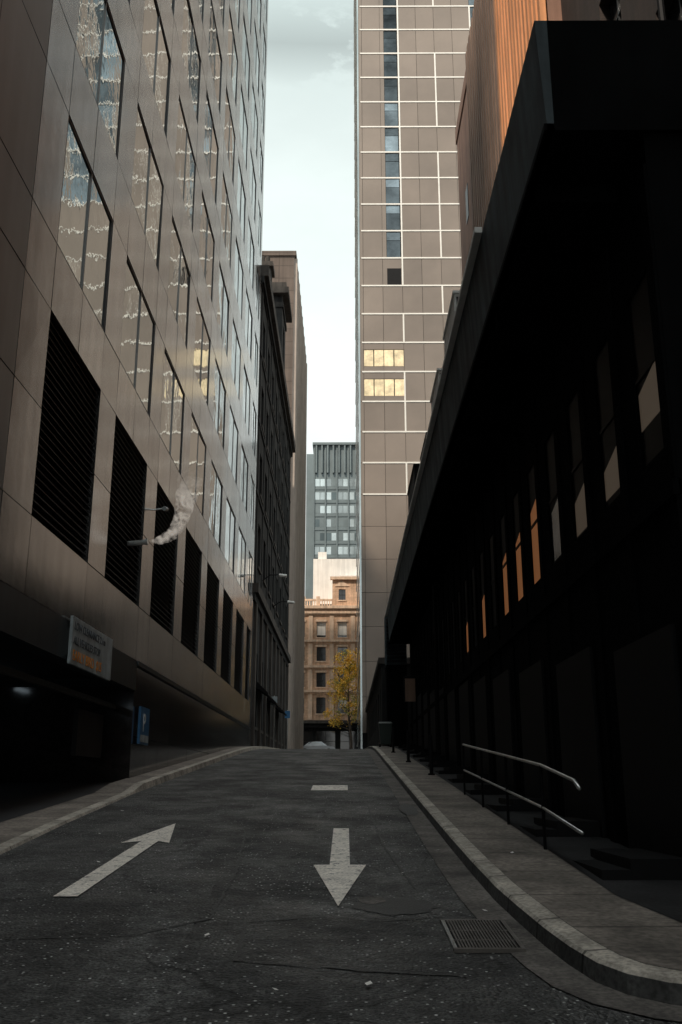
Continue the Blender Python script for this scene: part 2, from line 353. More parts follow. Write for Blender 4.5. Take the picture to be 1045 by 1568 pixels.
seams=[[(-0.75,7.75),(-0.2,7.95),(0.3,7.8),(0.75,7.95)],[(-0.7,6.6),(0.2,6.35),(0.72,6.25)],[(-1.0,7.7),(-0.75,7.75),(-0.7,6.6)],[(-1.35,13.5),(-1.1,10.2),(-1.05,7.9)],[(0.35,18),(0.45,12),(0.62,9.2)],[(-2.2,24),(-1.6,30),(-1.2,40)],[(-1.05,7.9),(-1.5,7.3),(-2.4,7.2)]]
mb=MB()
for s_ in seams: wob(mb,s_,0.013)
mb.build('road_seams')
random.seed(3)
def blob(cx,cy,rx,ry,n=22):
    return [(cx+rx*math.cos(2*math.pi*i/n)*random.uniform(.82,1.1),cy+ry*math.sin(2*math.pi*i/n)*random.uniform(.82,1.1)) for i in range(n)]
flat('road_patch',[blob(0.22,8.62,0.12,0.17)],'gut',0.0085)
flat('road_patch',[blob(0.40,8.38,0.34,0.36,34)],'tar',0.0055)
flat('road_patch',[blob(1.02,16.3,0.15,1.0,34)],'tar',0.016)
# litter
mb=MB()
for (x,y,s_) in ((0.13,6.02,.035),(-0.98,7.25,.03),(-2.6,10.6,.025),(0.55,9.9,.02),(1.05,11.5,.03),(-3.6,16,.04),(1.1,8.1,.025),(-0.4,5.9,.02),(1.7,10.3,.03),(-3.2,13,.02)):
    a=random.random()*3; c_,q_=math.cos(a)*s_,math.sin(a)*s_; z=zG(y)+(.155 if x>1.4 else .02)
    mb.quad((x-c_,y-q_,z),(x+q_*.7,y-c_*.7,z+.006),(x+c_,y+q_,z+.012),(x-q_*.7,y+c_*.7,z+.004),'pale')
mb.build('litter')
g=empty('drain_grate'); mb=MB()
gx0,gx1,gy0,gy1=0.74,1.16,6.86,7.72
def sbox(mb,x0,x1,y0,y1,d0,d1,k):
    mb.hexa([(x0,y0,zG(y0)+d0),(x1,y0,zG(y0)+d0),(x1,y1,zG(y1)+d0),(x0,y1,zG(y1)+d0),(x0,y0,zG(y0)+d1),(x1,y0,zG(y0)+d1),(x1,y1,zG(y1)+d1),(x0,y1,zG(y1)+d1)],k)
sbox(mb,gx0,gx1,gy0,gy1,0.012,0.014,'void'); mb.build('pit',g)
mb=MB()
sbox(mb,gx0-0.03,gx1+0.03,gy0-0.035,gy0,0.003,0.028,'iron'); sbox(mb,gx0-0.03,gx1+0.03,gy1,gy1+0.04,0.003,0.028,'iron')
sbox(mb,gx0-0.025,gx0,gy0,gy1,0.003,0.027,'galv'); sbox(mb,gx1,gx1+0.03,gy0,gy1,0.003,0.027,'iron')
mb.build('rim',g); mb=MB()
for i in range(1,19):
    x=gx0+(gx1-gx0)*i/19; sbox(mb,x-0.006,x+0.006,gy0,gy1,0.015,0.027,'iron')
for yy in (7.1,7.4): sbox(mb,gx0,gx1,yy-0.012,yy+0.012,0.015,0.023,'iron')
mb.build('bars',g)

# ---------------------------------------------------------------- LEFT OFFICE BUILDING
random.seed(7)
XL=-4.85
ob=empty('office_building')
bays=[(14.1+4.6*k,17.4+4.6*k) for k in range(7)]+[(46.3,48.3)]
Y0=9.0; YE=49.0; TOP=60.0
mb=MB()
body(mb,-30,XL-0.17,Y0+0.0,YE-0.02,4.2,TOP,'joint')
body(mb,-30,XL-0.17,22.15,YE-0.02,-1,4.3,'joint')
mb.quad((-30,Y0,-1),(XL-0.17,Y0,-1),(XL-0.17,Y0,4.3),(-30,Y0,4.3),'joint')
mb.build('core',ob)
pm=MB()
def panel(P,u0,u1,v0,v1,k='panel',g=0.010,j=0.004,th=0.17):
    d=[random.uniform(-j,j) for _ in range(4)]
    u0+=g;u1-=g;v0+=g;v1-=g
    pm.hexa([P(u0,v0,d[0]),P(u1,v0,d[1]),P(u1,v0,th),P(u0,v0,th),P(u0,v1,d[2]),P(u1,v1,d[3]),P(u1,v1,th),P(u0,v1,th)],k)
P=PX(XL)
bands=[(4.3,5.55,'s'),(5.55,9.07,'l'),(9.07,10.3,'s')]
z=10.3
while z<TOP-1:
    bands.append((z,z+2.58,'w')); bands.append((z+2.58,z+4.05,'s')); z+=4.05
gm=MB(); fm=MB(); lm=MB()
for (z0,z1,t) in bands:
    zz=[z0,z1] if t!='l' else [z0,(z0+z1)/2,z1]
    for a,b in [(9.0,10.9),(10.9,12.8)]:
        for q in range(len(zz)-1): panel(P,a,b,zz[q],zz[q+1],'panelshade')
    prev=12.8
    for (a,b) in bays:
        for q in range(len(zz)-1): panel(P,prev,a,zz[q],zz[q+1])
        if t=='s':
            if z0>9: panel(P,a,(a+b)/2,z0,z1); panel(P,(a+b)/2,b,z0,z1)
            else: panel(P,a,b,z0,z1)
        elif t=='w':
            jx=[random.uniform(-0.009,0.009) for _ in range(8)]
            mid=(a+b)/2
            gm.quad(P(a,z0,0.035+jx[0]),P(mid,z0,0.035+jx[1]),P(mid,z1,0.035+jx[2]),P(a,z1,0.035+jx[3]),'glass')
            gm.quad(P(mid,z0,0.035+jx[4]),P(b,z0,0.035+jx[5]),P(b,z1,0.035+jx[6]),P(mid,z1,0.035+jx[7]),'glass')
            for (u0,u1,v0,v1) in ((a,a+.05,z0,z1),(b-.05,b,z0,z1)):
                fm.pbox(P,u0,u1,v0,v1,0.012,0.16,'frame')
            fm.pbox(P,mid-.015,mid+.015,z0+.05,z1-.05,0.012,0.16,'framel')
            for v in (z0,z1-.05): fm.pbox(P,a+.051,b-.051,v,v+.05,0.015,0.16,'frame')
        else:
            n=26
            for i in range(n):
                v=z0+(z1-z0)*(i+0.5)/n
                lm.hexa([P(a,v-0.05,0.06),P(b,v-0.05,0.06),P(b,v+0.04,0.15),P(a,v+0.04,0.15),P(a,v-0.035,0.06),P(b,v-0.035,0.06),P(b,v+0.055,0.15),P(a,v+0.055,0.15)],'louvre')
        prev=b
    for q in range(len(zz)-1): panel(P,prev,YE,zz[q],zz[q+1])
pm.build('cladding_panels',ob); gm.build('windows',ob); fm.build('window_frames',ob); lm.build('louvres',ob)
mb=MB(); body(mb,-30,XL-0.003,YE-0.015,YE,4.3,TOP,'panel'); mb.build('end_wall',ob)
mb=MB(); mb.pbox(P,9.0,22.1,3.62,4.29,-0.02,0.3,'gfascia'); mb.pbox(P,22.1,YE,4.2,4.3,-0.05,0.2,'gfascia')
mb.build('entrance_fascia',ob)
mb=MB(); y=22.15
while y<YE-0.1:
    y2=min(y+1.55,YE)
    for (v0,v1) in ((0.6,2.6),(2.6,4.195)):
        mb.pbox(P,y+.006,y2-.006,v0+.006,v1-.006,0.02+random.uniform(-.003,.003),0.17,'granite')
    y=y2
mb.box(-17,XL-0.02,22.12,22.3,0,3.7,'granite')
mb.build('granite_base',ob)
mb=MB()
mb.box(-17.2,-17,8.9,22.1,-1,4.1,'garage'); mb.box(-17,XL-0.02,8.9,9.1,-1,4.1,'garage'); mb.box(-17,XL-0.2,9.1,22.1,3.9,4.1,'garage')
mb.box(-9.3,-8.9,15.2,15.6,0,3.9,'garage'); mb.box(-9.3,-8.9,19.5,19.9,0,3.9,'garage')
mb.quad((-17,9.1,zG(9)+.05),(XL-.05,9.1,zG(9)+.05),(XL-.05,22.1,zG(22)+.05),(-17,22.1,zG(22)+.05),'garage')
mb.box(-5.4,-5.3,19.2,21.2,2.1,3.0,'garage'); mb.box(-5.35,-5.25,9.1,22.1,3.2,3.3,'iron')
mb.build('garage_interior',ob)
mb=MB()
for (x,y) in ((-6.6,14.4),(-11,17),(-8,20.5)): mb.box(x-.07,x+.07,y-.35,y+.35,3.75,3.82,'tube')
mb.build('ceiling_lights',ob)
def text(s,loc,size,matk,parent,rot=(math.pi/2,0,math.pi/2),name='lettering'):
    c=bpy.data.curves.new(name,'FONT'); c.body=s; c.size=size; c.extrude=0.004; c.space_character=1.05
    o=bpy.data.objects.new(name,c); sc.collection.objects.link(o); o.location=loc; o.rotation_euler=rot; c.materials.append(M[matk]); o.parent=parent
    return o
sg=empty('car_park_sign'); mb=MB(); mb.pbox(P,16.4,19.3,3.55,4.38,-0.11,-0.05,'signwhite'); mb.pbox(P,16.5,16.6,3.7,4.2,-0.05,-0.02,'galv'); mb.pbox(P,19.0,19.1,3.7,4.2,-0.05,-0.02,'galv'); mb.build('board',sg,0.01)
text('LOW CLEARANCE 2.1m',(XL+0.112,16.5,4.16),0.2,'signdark',sg)
text('ALL VEHICLES STOP',(XL+0.112,16.5,3.91),0.2,'signdark',sg)
text('EARLY BIRD  $15',(XL+0.112,16.5,3.63),0.26,'signorange',sg)
sg=empty('parking_sign'); mb=MB(); mb.pbox(P,22.5,23.5,2.45,3.3,-0.09,-0.03,'signblue'); mb.pbox(P,22.55,23.45,2.5,2.66,-0.096,-0.092,'signwhite'); mb.pbox(P,23.0,23.1,2.5,3.0,-0.03,0.02,'galv'); mb.build('board',sg)
text('P',(XL+0.095,22.75,2.74),0.6,'signpale',sg)
pe=empty('exhaust_pipe'); mb=MB(); mb.tube([(XL-0.1,20.9,6.8),(XL+0.32,20.9,6.84)],0.06,'galv',12); mb.tube([(XL+0.3,20.9,6.838),(XL+0.36,20.9,6.845)],0.075,'galv',12); mb.build('pipe',pe)
scam=empty('security_camera'); mb=MB(); mb.tube([(XL-0.05,23.0,8.2),(XL+0.35,23.0,8.25)],0.02,'galv'); mb.tube([(XL+0.3,22.85,8.2),(XL+0.3,23.2,8.28)],0.055,'signwhite',10); mb.build('camera_body',scam)
# steam
bm=bmesh.new()
path=[(-4.43,6.86,.06),(-4.32,6.86,.09),(-4.2,6.88,.12),(-4.05,6.95,.15),(-3.92,7.06,.17),(-3.82,7.22,.19),(-3.75,7.42,.21),(-3.71,7.66,.24),(-3.66,7.95,.28),(-3.6,8.3,.32)]
for (x,z,r) in path:
    rr=bmesh.ops.create_icosphere(bm,subdivisions=2,radius=r)
    bmesh.ops.translate(bm,verts=rr['verts'],vec=(x,20.9+random.uniform(-.04,.04),z))
me=bpy.data.meshes.new('steam_plume'); bm.to_mesh(me); bm.free()
so=bpy.data.objects.new('steam_plume',me); sc.collection.objects.link(so)
rm=so.modifiers.new('r','REMESH'); rm.mode='VOXEL'; rm.voxel_size=0.05
vm=bpy.data.materials.new('steam'); vm.use_nodes=True; nt=vm.node_tree; N=nt.nodes; L=nt.links
N.remove(N['Principled BSDF']); pv=N.new('ShaderNodeVolumePrincipled'); pv.inputs['Color'].default_value=(1,0.96,0.9,1); pv.inputs['Anisotropy'].default_value=0.1
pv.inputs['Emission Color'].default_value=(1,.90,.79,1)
tc=N.new('ShaderNodeTexCoord'); nn=N.new('ShaderNodeTexNoise'); nn.inputs['Scale'].default_value=4.6; nn.inputs['Detail'].default_value=7; nn.inputs['Distortion'].default_value=1.2; L.new(tc.outputs['Object'],nn.inputs['Vector'])
mr=N.new('ShaderNodeMapRange'); mr.inputs[1].default_value=0.47; mr.inputs[2].default_value=0.68; mr.inputs[3].default_value=0; mr.inputs[4].default_value=16; L.new(nn.outputs['Fac'],mr.inputs[0])
sp=N.new('ShaderNodeSeparateXYZ'); L.new(tc.outputs['Object'],sp.inputs[0])
m2=N.new('ShaderNodeMapRange'); m2.inputs[1].default_value=7.0; m2.inputs[2].default_value=8.4; m2.inputs[3].default_value=1; m2.inputs[4].default_value=0.04; L.new(sp.outputs[2],m2.inputs[0])
mm=N.new('ShaderNodeMath'); mm.operation='MULTIPLY'; L.new(mr.outputs[0],mm.inputs[0]); L.new(m2.outputs[0],mm.inputs[1]); L.new(mm.outputs[0],pv.inputs['Density'])
me_=N.new('ShaderNodeMath'); me_.operation='MULTIPLY'; me_.inputs[1].default_value=0.26; L.new(mm.outputs[0],me_.inputs[0]); L.new(me_.outputs[0],pv.inputs['Emission Strength'])  # added glow stands in for light scattered inside the steam
L.new(pv.outputs[0],N['Material Output'].inputs['Volume']); me.materials.append(vm)

cb=empty('sun_blocking_building'); mb=MB()  # out-of-view building, added and sized to keep sun off the near street
facade(mb,PX(XL-0.2),-45,8.4,-4,36,[(-42+4*i,-40+4*i) for i in range(12)],[(3.5+3.8*i,5.6+3.8*i) for i in range(8)],'old2','glassdark')
body(mb,-30,XL-0.2,-45,8.4,-4,36,'old2','E'); mb.build('walls',cb)

# ---------------------------------------------------------------- OLD LEFT BUILDING
old=empty('sandstone_warehouse'); mb=MB(); XO=-4.9
P=PX(XO)
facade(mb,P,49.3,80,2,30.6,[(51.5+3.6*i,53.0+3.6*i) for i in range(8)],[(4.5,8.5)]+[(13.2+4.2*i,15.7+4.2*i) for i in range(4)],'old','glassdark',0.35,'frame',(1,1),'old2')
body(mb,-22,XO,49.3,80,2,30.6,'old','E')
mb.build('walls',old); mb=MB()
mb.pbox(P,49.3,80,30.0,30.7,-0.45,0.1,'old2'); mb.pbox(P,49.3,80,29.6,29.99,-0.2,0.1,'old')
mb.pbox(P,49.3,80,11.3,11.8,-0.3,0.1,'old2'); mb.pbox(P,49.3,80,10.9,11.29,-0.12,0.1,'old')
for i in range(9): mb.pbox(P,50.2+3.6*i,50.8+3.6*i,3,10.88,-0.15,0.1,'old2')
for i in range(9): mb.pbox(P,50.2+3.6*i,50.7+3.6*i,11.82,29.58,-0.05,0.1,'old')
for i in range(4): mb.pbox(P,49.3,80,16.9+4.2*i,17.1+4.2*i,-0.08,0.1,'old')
mb.poly([(-8.0,49.25,30.6),(-4.9,49.25,30.6),(-5.6,49.25,32.3),(-6.5,49.25,33.0),(-7.4,49.25,32.3)],'old')
mb.build('cornices',old); mb=MB()
facade(mb,PX(-4.85),66,70,30.71,38.6,[(67.3,68.7)],[(33,36)],'old','glassdark',0.3)
facade(mb,PY(66),-8.2,-4.85,30.71,38.6,[(-6.9,-6.0)],[(33,36)],'old','glassdark',0.3)
body(mb,-8.2,-4.85,66,70,30.71,38.6,'old','ES')
mb.box(-8.7,-4.35,65.5,70.5,37.9,38.4,'old2'); mb.box(-8.5,-4.55,65.7,70.3,38.4,38.9,'old2'); mb.box(-8.3,-4.75,65.9,70.1,36.9,37.3,'old')
mb.box(-7.4,-5.9,67,68.5,38.9,41.0,'old'); mb.box(-7.6,-5.7,66.8,68.7,41.0,41.4,'old2')
for x in (-7.1,-6.6,-6.2): mb.tube([(x,67.7,41.4),(x,67.7,42.3)],0.18,'old2')
mb.build('turret_and_chimney',old)
for yy in (54.5,63.0):
    w=empty('wall_lamp'); mb=MB(); mb.tube([(XO+.02,yy,13.0),(XO+.5,yy,13.35),(XO+1.1,yy,13.35)],0.035,'blackm'); mb.tube([(XO+1.0,yy,13.33),(XO+1.45,yy,13.28)],0.1,'pale',8); mb.build('bracket_and_head',w)
for yy in (52,58,66): 
    mb=MB(); aw=empty('shop_awning'); mb.hexa([(XO,yy,6.6),(XO+.7,yy,6.2),(XO+.7,yy+3,6.2),(XO,yy+3,6.6),(XO,yy,7.0),(XO+.7,yy,6.3),(XO+.7,yy+3,6.3),(XO,yy+3,7.0)],'blackm'); mb.build('canopy',aw)

# ---------------------------------------------------------------- LEFT BRICK TOWER
bt=empty('brick_tower'); mb=MB()
body(mb,-26,-4.95,82,106,2,51,'brick','E')
facade(mb,PX(-4.95),82,106,2,51,[(83.2+2.4*i,84.5+2.4*i) for i in range(10)],[(6+2.7*i,7.6+2.7*i) for i in range(16)],'brickside','paleglass',0.2,'frame',(0,0))
mb.box(-26.2,-4.75,81.85,106.2,51.002,51.5,'brick')
for i in range(11): mb.pbox(PX(-4.95),82.3+2.4*i,82.7+2.4*i,2,50.9,-0.3,0.05,'brickside')
mb.build('walls',bt)

# ---------------------------------------------------------------- RIGHT GRID TOWER
tw=empty('office_tower'); TX0,TX1,TY,TZ=1.28,42.0,80.0,118.0
mb=MB(); body(mb,TX0+0.1,TX1,TY+0.15,TY+30,2,TZ,'joint')
mb.build('core',tw)
row=2.93; base=24.56+H
k0=int((base-3)/row)
rows=[base+row*k for k in range(-k0,32)]
cols=[TX0,1.7]+[1.7+1.85*i for i in range(1,22)]
pm=MB(); P=PY(TY)
gm=MB(); wm=MB()
for r in range(len(rows)-1):
    z0,z1=rows[r],rows[r+1]
    kk=r-k0
    for c in range(len(cols)-1):
        u0,u1=cols[c],cols[c+1]
        if abs(u0-3.55)<0.01 and z0>45.6+H-0.5:
            panel(P,u0,3.95,z0,z1,'tower',0.01,0.004,0.15)
            zc=z0+1.9
            for (va,vb) in ((z0+.05,zc),(zc+.05,z1)):
                jx=[random.uniform(-0.02,0.02) for _ in range(4)]
                gm.quad(P(3.97,va,.06+jx[0]),P(5.25,va,.06+jx[1]),P(5.25,vb,.06+jx[2]),P(3.97,vb,.06+jx[3]),'tglass')
            continue
        if kk in (3,4) and 1.6<u0<5:
            panel(P,u0,u1,z0,z0+0.55,'tower',0.01,0.004,0.15)
            gm.pbox(P,u0+.03,u0+0.88,z0+0.58,z0+2.2,0.03,0.1,'sunglow'); gm.pbox(P,u0+0.97,u1-.03,z0+0.58,z0+2.2,0.03,0.1,'sunglow')
            panel(P,u0,u1,z0+2.23,z1,'tower',0.01,0.004,0.15)
            continue
        hi=kk>9 and u0>11
        if hi and (c%4!=1):
            jx=[random.uniform(-0.02,0.02) for _ in range(4)]
            gm.quad(P(u0+.02,z0+.05,.06+jx[0]),P(u1-.02,z0+.05,.06+jx[1]),P(u1-.02,z1-.05,.06+jx[2]),P(u0+.02,z1-.05,.06+jx[3]),'tglass')
        else:
            panel(P,u0,u1,z0,z1,'tower',0.016,0.004,0.15)
    if kk>=0: wm.pbox(P,TX0+0.25,TX1,z0-0.07,z0+0.07,-0.05,0.16,'white')
    for c,u in enumerate([5.42+3.7*i for i in range(10)]):
        if c==0: on = (z0>45.6+H-1) or kk in (5,3,2,0)
        elif c==1: on = kk in (6,8,9,10,11,13,14,15,18,19)
        elif c==2: on = kk in (4,5,12,13,16,17,20)
        else: on= ((kk+c*3)%5<2)
        if on and kk>=0: wm.pbox(P,u-.07,u+.07,z0+.07,z1-.07,-0.05,0.16,'white')
pm.build('spandrel_panels',tw); gm.build('windows',tw); wm.build('white_mullions',tw)
mb=MB(); PXn=PNX(TX0)
for r in range(len(rows)-1):
    z0,z1=rows[r],rows[r+1]
    for i in range(12):
        mb.pbox(PXn,TY+0.16+2.4*i,TY+2.5+2.4*i,z0+.04,z1-.04,0.0,0.09,'paleglass' )
    mb.pbox(PXn,TY+0.16,TY+29,z0-.04,z0+.04,-0.05,0.09,'white')
mb.pbox(PXn,TY-0.05,TY+0.15,2,TZ-1,-0.06,0.09,'paleglass')
mb.build('street_side_glazing',tw)
mb=MB(); mb.pbox(P,3.97,5.3,45.0+H,45.6+H+1.3,-0.01,0.12,'blackm'); mb.build('vent_panel',tw)

# ---------------------------------------------------------------- RIBBED BUILDING
rb=empty('ribbed_building'); mb=MB(); XR=6.0; RT=33.5+H
body(mb,XR,24,23,43.5,0,RT,'smoothbrown')
mb.build('walls',rb)
mb=MB(); y=23.0
while y<37.7:
    k='ribsunlit' if y<30.2 else 'ribbrown'
    mb.box(XR-0.22,XR+0.01,y,y+0.27,2,RT+0.15,k); y+=0.52
mb.box(XR-0.03,XR+.005,23,30.1,2,RT+.1,'ribsunlit'); mb.box(XR-0.03,XR+.005,30.2,37.7,2,RT+.1,'ribbrown')
mb.build('ribs',rb)
mb=MB(); mb.box(XR-0.06,XR+0.2,37.9,43.6,RT-0.5,RT+0.3,'smoothbrown'); 
for z in (12,16,20,24,28): mb.box(XR-0.03,XR+0.01,40.2,41.0,z,z+1.8,'frame')
mb.box(XR-0.035,XR+0.01,30.1,30.2,2,RT,'frame')
mb.build('parapet_and_windows',rb)
db=empty('dark_brick_building'); mb=MB(); M['dbrick']=mat('dark_brick',(0.045,0.03,0.024),0.85,0,(1,0.25),streak=0.3)
addjoints(M['dbrick'],(1,2),0.24,0.08,0.01,0.6,0.5)
facade(mb,PNX(6.4),-40,22.9,0,40,[(-38+3.5*i,-36.5+3.5*i) for i in range(17)],[(4+3.6*i,6+3.6*i) for i in range(9)],'dbrick','glassdark',0.25)
body(mb,6.4,26,-40,22.9,0,40,'dbrick','W'); mb.build('walls',db)
mb=MB()
mb.tube([(6.2,15.2,10),(6.2,15.2,38)],0.07,'blackm')
mb.tube([(5.9,11.4,13.2),(5.9,13.0,13.2),(6.15,13.2,13.5),(6.2,13.2,16)],0.1,'pale',12)
mb.build('pipes',db)

# ---------------------------------------------------------------- DARK WAREHOUSE, RIGHT
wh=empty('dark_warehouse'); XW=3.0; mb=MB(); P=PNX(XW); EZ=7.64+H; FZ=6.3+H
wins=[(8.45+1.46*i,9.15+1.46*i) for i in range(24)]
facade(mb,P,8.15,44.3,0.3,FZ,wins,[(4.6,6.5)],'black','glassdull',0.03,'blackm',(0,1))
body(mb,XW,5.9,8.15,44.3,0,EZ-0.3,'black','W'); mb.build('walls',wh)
mb=MB()
spec=[('glowpale',5.0,5.55),('glowpale',4.7,5.2),('glowpale',4.65,5.25),('glassdark',4.65,5.5),('glowwarm',4.62,5.95),('glowwarm',4.62,5.8),('glowwarm',4.62,5.8),None,('glowwarm',4.62,5.6),None,('glowwarm',4.7,5.5)]  # emissive patches colour these panes orange and pale
for i,s_ in enumerate(spec):
    if s_:
        a,b=wins[i]; k,lo,hi=s_
        mb.quad(P(a+.04,lo,.026),P(b-.04,lo,.026),P(b-.04,hi-.15,.026),P(a+.04,hi,.026),k)
mb.build('window_glow_panes',wh)
mb=MB()
for i in range(25): mb.pbox(P,8.16+1.46*i-.0,8.16+1.46*i+.2,0.4,FZ-.35,-0.03,0.02,'black')
for i in range(0,24,2):
    a=8.6+1.46*i; zg=zG(a)
    mb.pbox(P,a,a+1.9,zg+.1,zg+2.35,-0.05,0.02,'blackm')
    mb.box(2.45,XW-.003,a+.1,a+1.5,zg,zg+.33,'blackm'); mb.box(2.2,2.448,a+.1,a+1.5,zg,zg+.24,'blackm')
mb.pbox(P,8.15,44.3,4.05,4.2,-0.06,0.02,'black')
mb.build('pilasters_and_door_steps',wh)
mb=MB()
mb.box(2.0,6.0,8.1,44.4,FZ,FZ+0.08,'black')
mb.hexa([(2.03,8.1,FZ),(2.1,8.1,FZ),(2.1,44.4,FZ),(2.03,44.4,FZ),(1.97,8.1,EZ),(2.1,8.1,EZ),(2.1,44.4,EZ),(1.97,44.4,EZ)],'fascia')
mb.box(2.1,6.0,8.1,8.2,FZ+0.08,EZ,'black'); mb.box(2.1,6.0,44.3,44.4,FZ+.08,EZ,'black'); mb.box(2.1,6.0,8.2,44.3,EZ-0.06,EZ-0.003,'fascia')
mb.build('eave',wh)
mb=MB(); mb.box(1.86,1.966,12.0,44.4,EZ-.03,EZ+.06,'pale')
y=9.0
while y<44: mb.box(2.1,2.96,y,y+0.12,FZ-0.22,FZ-0.003,'black'); y+=1.46
mb.build('gutter_and_brackets',wh)
def plant(y0,y1,x0,x1,h,side,front):
    e=empty('rooftop_air_conditioner'); mb=MB(); mb.box(x0,x1,y0,y1,EZ+0.1,EZ+h,side)
    for i in range(10):
        z=EZ+0.2+(h-0.35)*i/10; mb.hexa([(x0+.05,y0-.06,z),(x1-.05,y0-.06,z),(x1-.05,y0-.003,z+.05),(x0+.05,y0-.003,z+.05),(x0+.05,y0-.06,z+.02),(x1-.05,y0-.06,z+.02),(x1-.05,y0-.003,z+.07),(x0+.05,y0-.003,z+.07)],front)
    mb.box(x0+.02,x1-.02,y0-.075,y0-.062,EZ+.12,EZ+.16,side); mb.box(x0+.04,x1-.04,y0-.012,y0-.002,EZ+.15,EZ+h-.05,'blackm')
    mb.box(x0-.03,x1+.03,y0-.08,y1+.03,EZ+h,EZ+h+.05,side)
    for (x,y) in ((x0+.1,y0+.1),(x1-.1,y0+.1),(x0+.1,y1-.1),(x1-.1,y1-.1)): mb.box(x-.04,x+.04,y-.04,y+.04,EZ-.003,EZ+.1,'blackm')
    mb.build('casing',e)
plant(16.3,18.2,2.08,3.2,1.35,'pale','galv')
plant(19.6,21.4,2.08,3.0,1.25,'pale','pale')
plant(23.2,25.2,2.12,3.0,1.1,'blackm','blackm')
plant(27.5,30.5,2.1,3.0,1.7,'blackm','blackm')
hr=empty('handrail'); mb=MB()
def hz(y,h): return zG(y)+0.148+h
XH=2.1
mb.tube([(XH,8.9,hz(8.9,.74)),(XH,9.1,hz(9.1,.80)),(XH,10.6,hz(10.6,.86)),(XH,17.5,hz(17.5,.86))],0.018,'galv')
mb.tube([(XH,8.9,hz(8.9,.36)),(XH,10.6,hz(10.6,.42)),(XH,17.5,hz(17.5,.42))],0.016,'galv')
mb.build('rails',hr,smooth=True); mb=MB()
for y in (10.6,12.9,15.2,17.5): mb.tube([(XH,y,zG(y)+.1),(XH,y,hz(y,.86))],0.018,'blackm')
mb.build('posts',hr)
for (y,x) in ((23,2.0),(29,1.85),(36,1.75)):
    b=empty('bollard'); mb=MB(); z=zG(y)+.145
    mb.tube([(x,y,z),(x,y,z+.88),(x,y,z+.92)],.045,'blackm',12,[.045,.045,.02]); mb.tube([(x,y,z),(x,y,z+.04)],.08,'blackm',12); mb.build('post',b)
def psign(x0,y,z,w,h,k):
    e=empty('projecting_sign'); mb=MB(); mb.box(x0,x0+w,y-.04,y+.04,z,z+h,k); mb.box(x0-.04,x0-.003,y-.05,y+.05,z,z+h,'blackm'); mb.box(x0-.04,x0+w+.04,y-.05,y+.05,z+h,z+h+.05,'blackm'); mb.tube([(XW,y,z+h+.08),(x0,y,z+h+.08)],.03,'blackm'); mb.build('board',e)
psign(2.1,34,4.35,0.36,0.8,'ribbrown')
dp=empty('downpipe'); mb=MB()
mb.tube([(2.85,30,FZ-.05),(2.85,30,2.3)],.06,'blackm'); mb.build('pipe',dp)
e=empty('wall_air_conditioner'); mb=MB(); mb.box(1.9,2.9,45.2,46.4,7.0,9.4,'fascia')
for i in range(12): mb.box(1.95,2.85,45.14,45.197,7.1+i*.18,7.2+i*.18,'blackm')
mb.box(1.95,2.9,45.3,46.3,3.0,7.0,'black'); mb.build('unit',e)
an=empty('brick_annex'); mb=MB(); facade(mb,PNX(1.75),46.6,79.5,2,7.2,[(48+3*i,49.2+3*i) for i in range(9)],[(4.6,6.2)],'old','glassdark'); body(mb,1.75,20,46.6,79.5,2,7.2,'old','W'); mb.box(1.6,20,46.5,79.6,7.202,7.5,'old2'); mb.build('walls',an)

def bin_(x,y):
    z=zG(y)+.145; e=empty('wheelie_bin'); mb=MB()
    mb.hexa([(x-.22,y-.28,z+.12),(x+.22,y-.28,z+.12),(x+.22,y+.22,z+.12),(x-.22,y+.22,z+.12),(x-.29,y-.36,z+1),(x+.29,y-.36,z+1),(x+.29,y+.32,z+1),(x-.29,y+.32,z+1)],'bin')
    mb.hexa([(x-.31,y-.4,z+1),(x+.31,y-.4,z+1),(x+.31,y+.38,z+1),(x-.31,y+.38,z+1),(x-.28,y-.34,z+1.04),(x+.28,y-.34,z+1.04),(x+.28,y+.38,z+1.12),(x-.28,y+.38,z+1.12)],'bin')
    mb.build('body_and_lid',e,0.015); mb=MB()
    for s in (-1,1): mb.tube([(x+s*.2,y+.26,z+.1),(x+s*.29,y+.26,z+.1)],.1,'rubber',14)
    mb.build('wheels',e)
bin_(1.75,43.0); bin_(1.8,44.6)

# ---------------------------------------------------------------- END OF STREET
sb=empty('sandstone_building'); SY=128.0; mb=MB(); P=PY(SY); zb=4.5
wc=[(-3.3-0.62+2.85*i-2.85*3,-3.3+0.62+2.85*i-2.85*3) for i in range(8)]
facade(mb,P,-14,12,8.1+H,22.3+H,wc,[(9.0+H,11.1+H),(12.45+H,14.35+H),(15.9+H,17.8+H),(19.1+H,21.2+H)],'sand','glassdark',0.35,'frame',(1,1),'sandtrim')
body(mb,-14,12,SY,SY+12,zb,22.3+H,'sand','S')
mb.build('walls',sb); mb=MB()
for z in (22.3,18.45,15.0,11.75): mb.pbox(P,-14,12,z+H,z+H+0.3,-0.35,0.1,'sandtrim'); mb.pbox(P,-14,12,z+H-.25,z+H-.003,-0.15,0.1,'sand')
mb.pbox(P,-14,12,22.953+H,23.35+H,-0.6,0.3,'sandtrim'); mb.pbox(P,-14,12,22.6+H,22.95+H,-0.3,0.3,'sand')
x=-13.8
while x<-1.9: mb.pbox(P,x,x+.14,23.35+H,24.1+H,0,.2,'sandtrim'); x+=.34
mb.pbox(P,-14,-1.8,24.1+H,24.35+H,-.05,.25,'sandtrim')
for x in (-12,-9,-6.0,-4.0): mb.pbox(P,x,x+.5,23.35+H,24.7+H,-.06,.3,'sandtrim')
